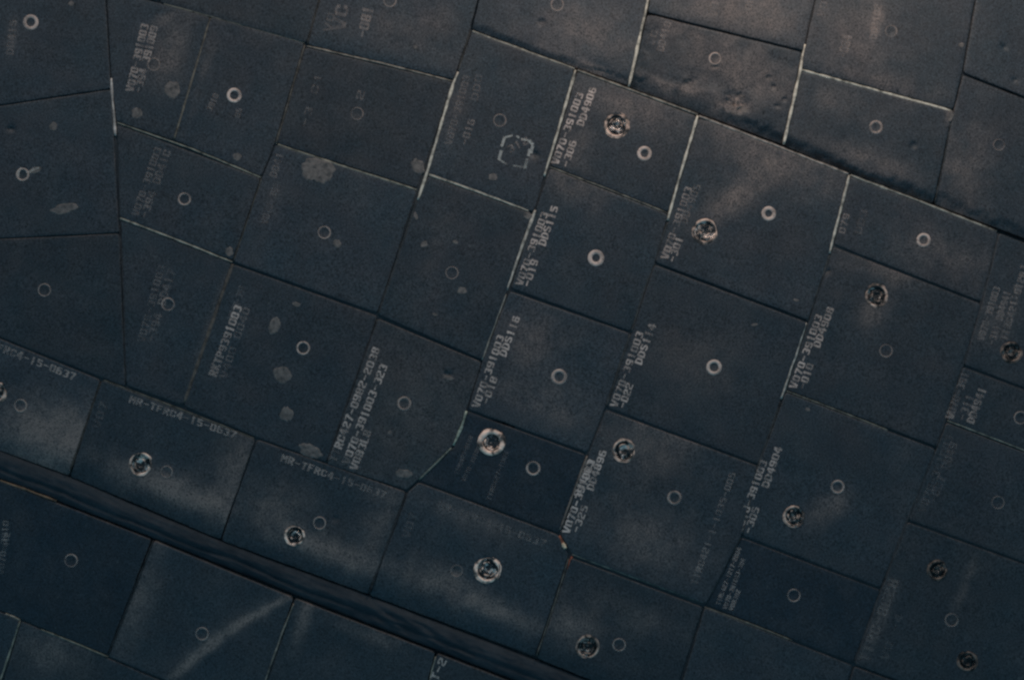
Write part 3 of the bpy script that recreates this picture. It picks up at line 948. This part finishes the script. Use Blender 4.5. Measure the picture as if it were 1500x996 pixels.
# ------------------------------------------------------------------ stencil lettering
GL = {
 '0': [[(.42, .95), (.16, .88), (.16, .12), (.42, .05)], [(.58, .95), (.84, .88), (.84, .12), (.58, .05)]],
 '1': [[(.5, 0), (.5, .46)], [(.5, .54), (.5, 1)], [(.28, .84), (.44, .94)]],
 '2': [[(.14, .76), (.2, .92), (.44, .95)], [(.58, .95), (.84, .88), (.84, .62), (.56, .52)], [(.46, .46), (.16, .32), (.16, .06)], [(.3, .05), (.88, .05)]],
 '3': [[(.14, .92), (.45, .95)], [(.58, .95), (.84, .88), (.84, .62), (.56, .54)], [(.56, .46), (.84, .38), (.84, .12), (.58, .05)], [(.45, .05), (.14, .08)]],
 '4': [[(.7, 0), (.7, 1)], [(.54, .96), (.12, .42)], [(.1, .3), (.54, .3)], [(.84, .3), (.98, .3)]],
 '5': [[(.86, .95), (.3, .95)], [(.18, .98), (.18, .58)], [(.34, .56), (.46, .58)], [(.58, .58), (.84, .48), (.84, .14), (.58, .05)], [(.45, .05), (.14, .1)]],
 '6': [[(.42, .95), (.16, .88), (.16, .12), (.42, .05)], [(.58, .95), (.82, .88)], [(.4, .55), (.6, .56), (.84, .46), (.84, .12), (.58, .05)]],
 '7': [[(.1, .95), (.56, .95)], [(.68, .95), (.88, .95), (.62, .52)], [(.56, .42), (.42, 0)]],
 '8': [[(.42, .95), (.18, .88), (.18, .62), (.4, .54)], [(.58, .95), (.82, .88), (.82, .62), (.6, .54)], [(.4, .46), (.16, .38), (.16, .12), (.42, .05)], [(.6, .46), (.84, .38), (.84, .12), (.58, .05)]],
 '9': [[(.58, .05), (.84, .12), (.84, .88), (.58, .95)], [(.42, .05), (.18, .12)], [(.6, .45), (.4, .44), (.16, .54), (.16, .88), (.42, .95)]],
 'V': [[(.1, 1), (.4, .04)], [(.9, 1), (.6, .04)]],
 'D': [[(.16, 0), (.16, 1)], [(.36, .95), (.62, .93), (.86, .78), (.86, .22), (.62, .07), (.36, .05)]],
 'S': [[(.86, .86), (.58, .95)], [(.45, .95), (.16, .86), (.16, .62), (.45, .53)], [(.56, .5), (.84, .4), (.84, .14), (.58, .05)], [(.45, .05), (.14, .14)]],
 'T': [[(.06, .95), (.44, .95)], [(.58, .95), (.94, .95)], [(.5, .84), (.5, 0)]],
 'R': [[(.16, 0), (.16, 1)], [(.34, .95), (.7, .93), (.85, .8), (.85, .66), (.7, .54), (.34, .53)], [(.52, .44), (.88, 0)]],
 'C': [[(.42, .95), (.16, .86), (.16, .14), (.42, .05)], [(.56, .95), (.84, .84), (.84, .72)], [(.56, .05), (.84, .16), (.84, .28)]],
 'F': [[(.18, 0), (.18, 1)], [(.34, .95), (.88, .95)], [(.34, .52), (.72, .52)]],
 'L': [[(.18, 1), (.18, 0)], [(.34, .05), (.88, .05)]],
 'M': [[(.1, 0), (.1, 1)], [(.22, .9), (.5, .45), (.78, .9)], [(.9, 1), (.9, 0)]],
 'K': [[(.16, 0), (.16, 1)], [(.32, .5), (.86, 1)], [(.42, .46), (.88, 0)]],
 'P': [[(.16, 0), (.16, 1)], [(.34, .95), (.7, .93), (.85, .8), (.85, .62), (.7, .48), (.34, .46)]],
 'B': [[(.16, 0), (.16, 1)], [(.34, .95), (.7, .93), (.84, .8), (.84, .66), (.66, .54)], [(.34, .5), (.7, .48), (.86, .34), (.86, .18), (.7, .06), (.34, .05)]],
 'Z': [[(.1, .95), (.88, .95), (.52, .52)], [(.46, .44), (.12, .05), (.9, .05)]],
 'I': [[(.5, 0), (.5, 1)]], 'E': [[(.18, 0), (.18, 1)], [(.34, .95), (.88, .95)], [(.34, .05), (.88, .05)], [(.34, .5), (.7, .5)]],
 '-': [[(.12, .5), (.88, .5)]], ' ': [],
}


def stroke(pts, faces, line, wid0, to_px, H, lift):
    """a polyline as a chain of quads lying just above the glaze"""
    for a, b in zip(line[:-1], line[1:]):
        stem = abs(b[1] - a[1]) > abs(b[0] - a[0]) * .7
        wid = wid0 * (1.22 if stem else .8)
        A, B = np.array(to_px(*a), float), np.array(to_px(*b), float)
        d = B - A
        L = np.linalg.norm(d)
        if L < 1e-6:
            continue
        d /= L
        nn = np.array((-d[1], d[0])) * wid / 2
        e = d * wid * .28
        q = [A - e + nn, B + e + nn, B + e - nn, A - e - nn]
        s = len(pts)
        lift[0] += .006
        for p in q:
            pts.append((p[0], p[1], H(p[0], p[1], True) + .5 + lift[0]))
        ar = sum(q[i][0] * -q[(i + 1) % 4][1] + q[(i + 1) % 4][0] * q[i][1] for i in range(4))
        f = (s, s + 1, s + 2, s + 3)
        faces.append(f if ar > 0 else f[::-1])


for ti, (key, txt, p0, p1, ht, st) in enumerate(TEXTS):
    H = tile_h[key]
    p0, p1 = np.array(p0, float), np.array(p1, float)
    n = len(txt)
    step = (p1 - p0) / n
    d = step / np.linalg.norm(step)
    up = np.array((d[1], -d[0]))
    pts, faces, lift = [], [], [0.0]
    rnd = random.Random(ti)
    for i, ch in enumerate(txt):
        o = p0 + step * (i + .08) + up * 1.0 + up * rnd.uniform(-.25, .25)
        ww = .84
        hs = ht * rnd.uniform(.97, 1.03)

        def to_px(u, v, o=o, hs=hs):
            return o + step * ww * u + up * hs * v
        for line in GL[ch]:
            stroke(pts, faces, line, max(1.3, ht * .25), to_px, H, lift)
    if not pts:
        continue
    w = rnd.uniform(.92, 1.05)
    mesh_obj('lettering', pts, faces, PRINT, tile_objs[key], smooth=False, color=(.68 * w, .52 * w, .44 * w, min(1, .93 * st * (.75 if p0[0] > 1260 else 1.3 if st >= .5 else 1.05))))  # far right letters thinned to paint in the dimmer light there

# the dashed bracket emblem
pts, faces, lift = [], [], [0.0]
em = [[(735, 214), (739, 202), (750, 199)], [(764, 204), (776, 207), (780, 212)], [(780, 215), (778, 224)], [(734, 222), (731, 234), (742, 241)], [(752, 243), (769, 246), (772, 234)], [(757, 200), (760, 202)], [(774, 228), (776, 220)]]
for l in em:
    stroke(pts, faces, l, 3.4, lambda a, b: (a, b), tile_h['d2'], lift)
mesh_obj('bracket_emblem', pts, faces, PRINT, tile_objs['d2'], smooth=False, color=(.6, .56, .5, .62))

# a short bright scratch beside the ring on the left column
pts, faces, lift = [], [], [0.0]
for l in [[(26.5, 258), (27, 251), (31, 247)], [(39, 253), (46, 250), (57, 246)], [(44, 252), (50, 247)]]:
    stroke(pts, faces, l, 3.0, lambda a, b: (a, b), tile_h['a2'], lift)
mesh_obj('scratch', pts, faces, PRINT, tile_objs['a2'], smooth=False, color=(.66, .58, .5, .6))

# ------------------------------------------------------------------ pale cloth in the joints
def filler(name, line, wid, col, h, parent, seed, mat=FILL, label=None):
    P = [np.array(p, float) for p in line]
    dense = []
    for a, b in zip(P[:-1], P[1:]):
        m = max(2, int(np.linalg.norm(b - a) // 5))
        dense += [a + (b - a) * k / m for k in range(m)]
    dense.append(P[-1])
    pts, faces = [], []
    prof = [(-.5, -9), (-.5, -.7), (-.3, -.1), (.3, -.1), (.5, -.7), (.5, -9)]
    nn = len(dense)
    for i, p in enumerate(dense):
        d = dense[min(nn - 1, i + 1)] - dense[max(0, i - 1)]
        d /= np.linalg.norm(d)
        nr = np.array((-d[1], d[0]))
        w = wid * 1.12 * (1 + .5 * nz(p[0], p[1], seed, .07) + .2 * nz(p[0], p[1], seed, .3))
        if i < 2 or i > nn - 3:
            w *= .8
        off = .4 * nz(p[0], p[1], seed + 4, .05)
        hh = h + .5 * nz(p[0], p[1], seed + 6, .09)
        for (q, dh) in prof:
            t = p + nr * (w * q + off)
            pts.append((t[0], t[1], hh + dh))
    m = len(prof)
    for i in range(nn - 1):
        for q in range(m - 1):
            f = (i * m + q, i * m + q + 1, (i + 1) * m + q + 1, (i + 1) * m + q)
            faces.append(f)
    faces.append(tuple(range(m)))
    faces.append(tuple((nn - 1) * m + q for q in range(m))[::-1])
    o = mesh_obj(name, pts, faces, mat, parent, color=col + (1,), label=label)
    me = o.data
    bm = bmesh.new()
    bm.from_mesh(me)
    bmesh.ops.recalc_face_normals(bm, faces=bm.faces)
    bm.to_mesh(me)
    bm.free()
    return o


for i, (line, wid, col, h) in enumerate(FILLERS):
    mx, my = line[1]
    low = my > np.interp(mx, [p[0] for p in SEAL_LOW], [p[1] for p in SEAL_LOW]) - 3 and mx < 700
    filler('gap_filler', line, wid, col, h, PANEL if low else HULL, i * 3.3)

filler('gap_filler', [(819, 785), (823, 793), (826, 798)], 3.6, (.55, .2, .12), .4, HULL, 5, label='exposed rust red end of joint cloth')
filler('gap_filler', [(824, 795), (826, 799), (828, 803)], 5.2, (1.5, 1.15, .85), 1.6, HULL, 8, label='bright frayed end of joint cloth')
filler('gap_filler', [(838, 815), (835, 821), (831, 834)], 2.4, (.45, .13, .08), .3, HULL, 9, label='rust red thread of joint cloth')

# ------------------------------------------------------------------ the cloth seal between hull and panel
def tube_between(name, top, low, label):
    xs = np.arange(-56, 925, 3.0)
    pts, faces = [], []
    m = 30
    for i, x in enumerate(xs):
        yt = np.interp(x, [p[0] for p in top], [p[1] for p in top])
        yb = np.interp(x, [p[0] for p in low], [p[1] for p in low])
        # cross direction: square to the seam
        d = np.array((1.0, .395))
        d /= np.linalg.norm(d)
        nr = np.array((-d[1], d[0]))
        c = np.array((x, (yt + yb) / 2))
        half = (yb - yt) / 2 * d[0] + 1.5
        for k in range(m):
            a = math.pi * k / (m - 1)
            u = -math.cos(a)
            tw = u * 1.4 + x * .013
            fold = 2.0 * nz(x * .012, u * 2.2, 3) + 1.8 * nz(x * .03 + u * 1.5, u * 4 - x * .02, 8) + .8 * nz(x * .09, u * 5, 12)
            tw2 = max(0, 1 - abs(x - 600) / 110)
            fold += 7.0 * tw2 * nz(x * .035 - u * 2.2, 1.3 * u + x * .01, 5)
            hh = -13.5 + 13.5 * math.sin(a) ** .7 + fold * math.sin(a)
            # a long crease along the middle
            hh -= 4.2 * math.exp(-((u - .18 - .25 * nz(x * .01, 2, 6)) / .13) ** 2)
            p = c + nr * half * u * 1.02
            pts.append((p[0], p[1], hh))
    for i in range(len(xs) - 1):
        for k in range(m - 1):
            faces.append((i * m + k, i * m + k + 1, (i + 1) * m + k + 1, (i + 1) * m + k))
    o = mesh_obj(name, pts, faces, CLOTH, None)
    o['label'] = label
    o['category'] = 'seal'
    return o


tube_between('cloth_seal', SEAL_TOP, SEAL_LOW, 'dark rope-like cloth seal running diagonally across the lower left')
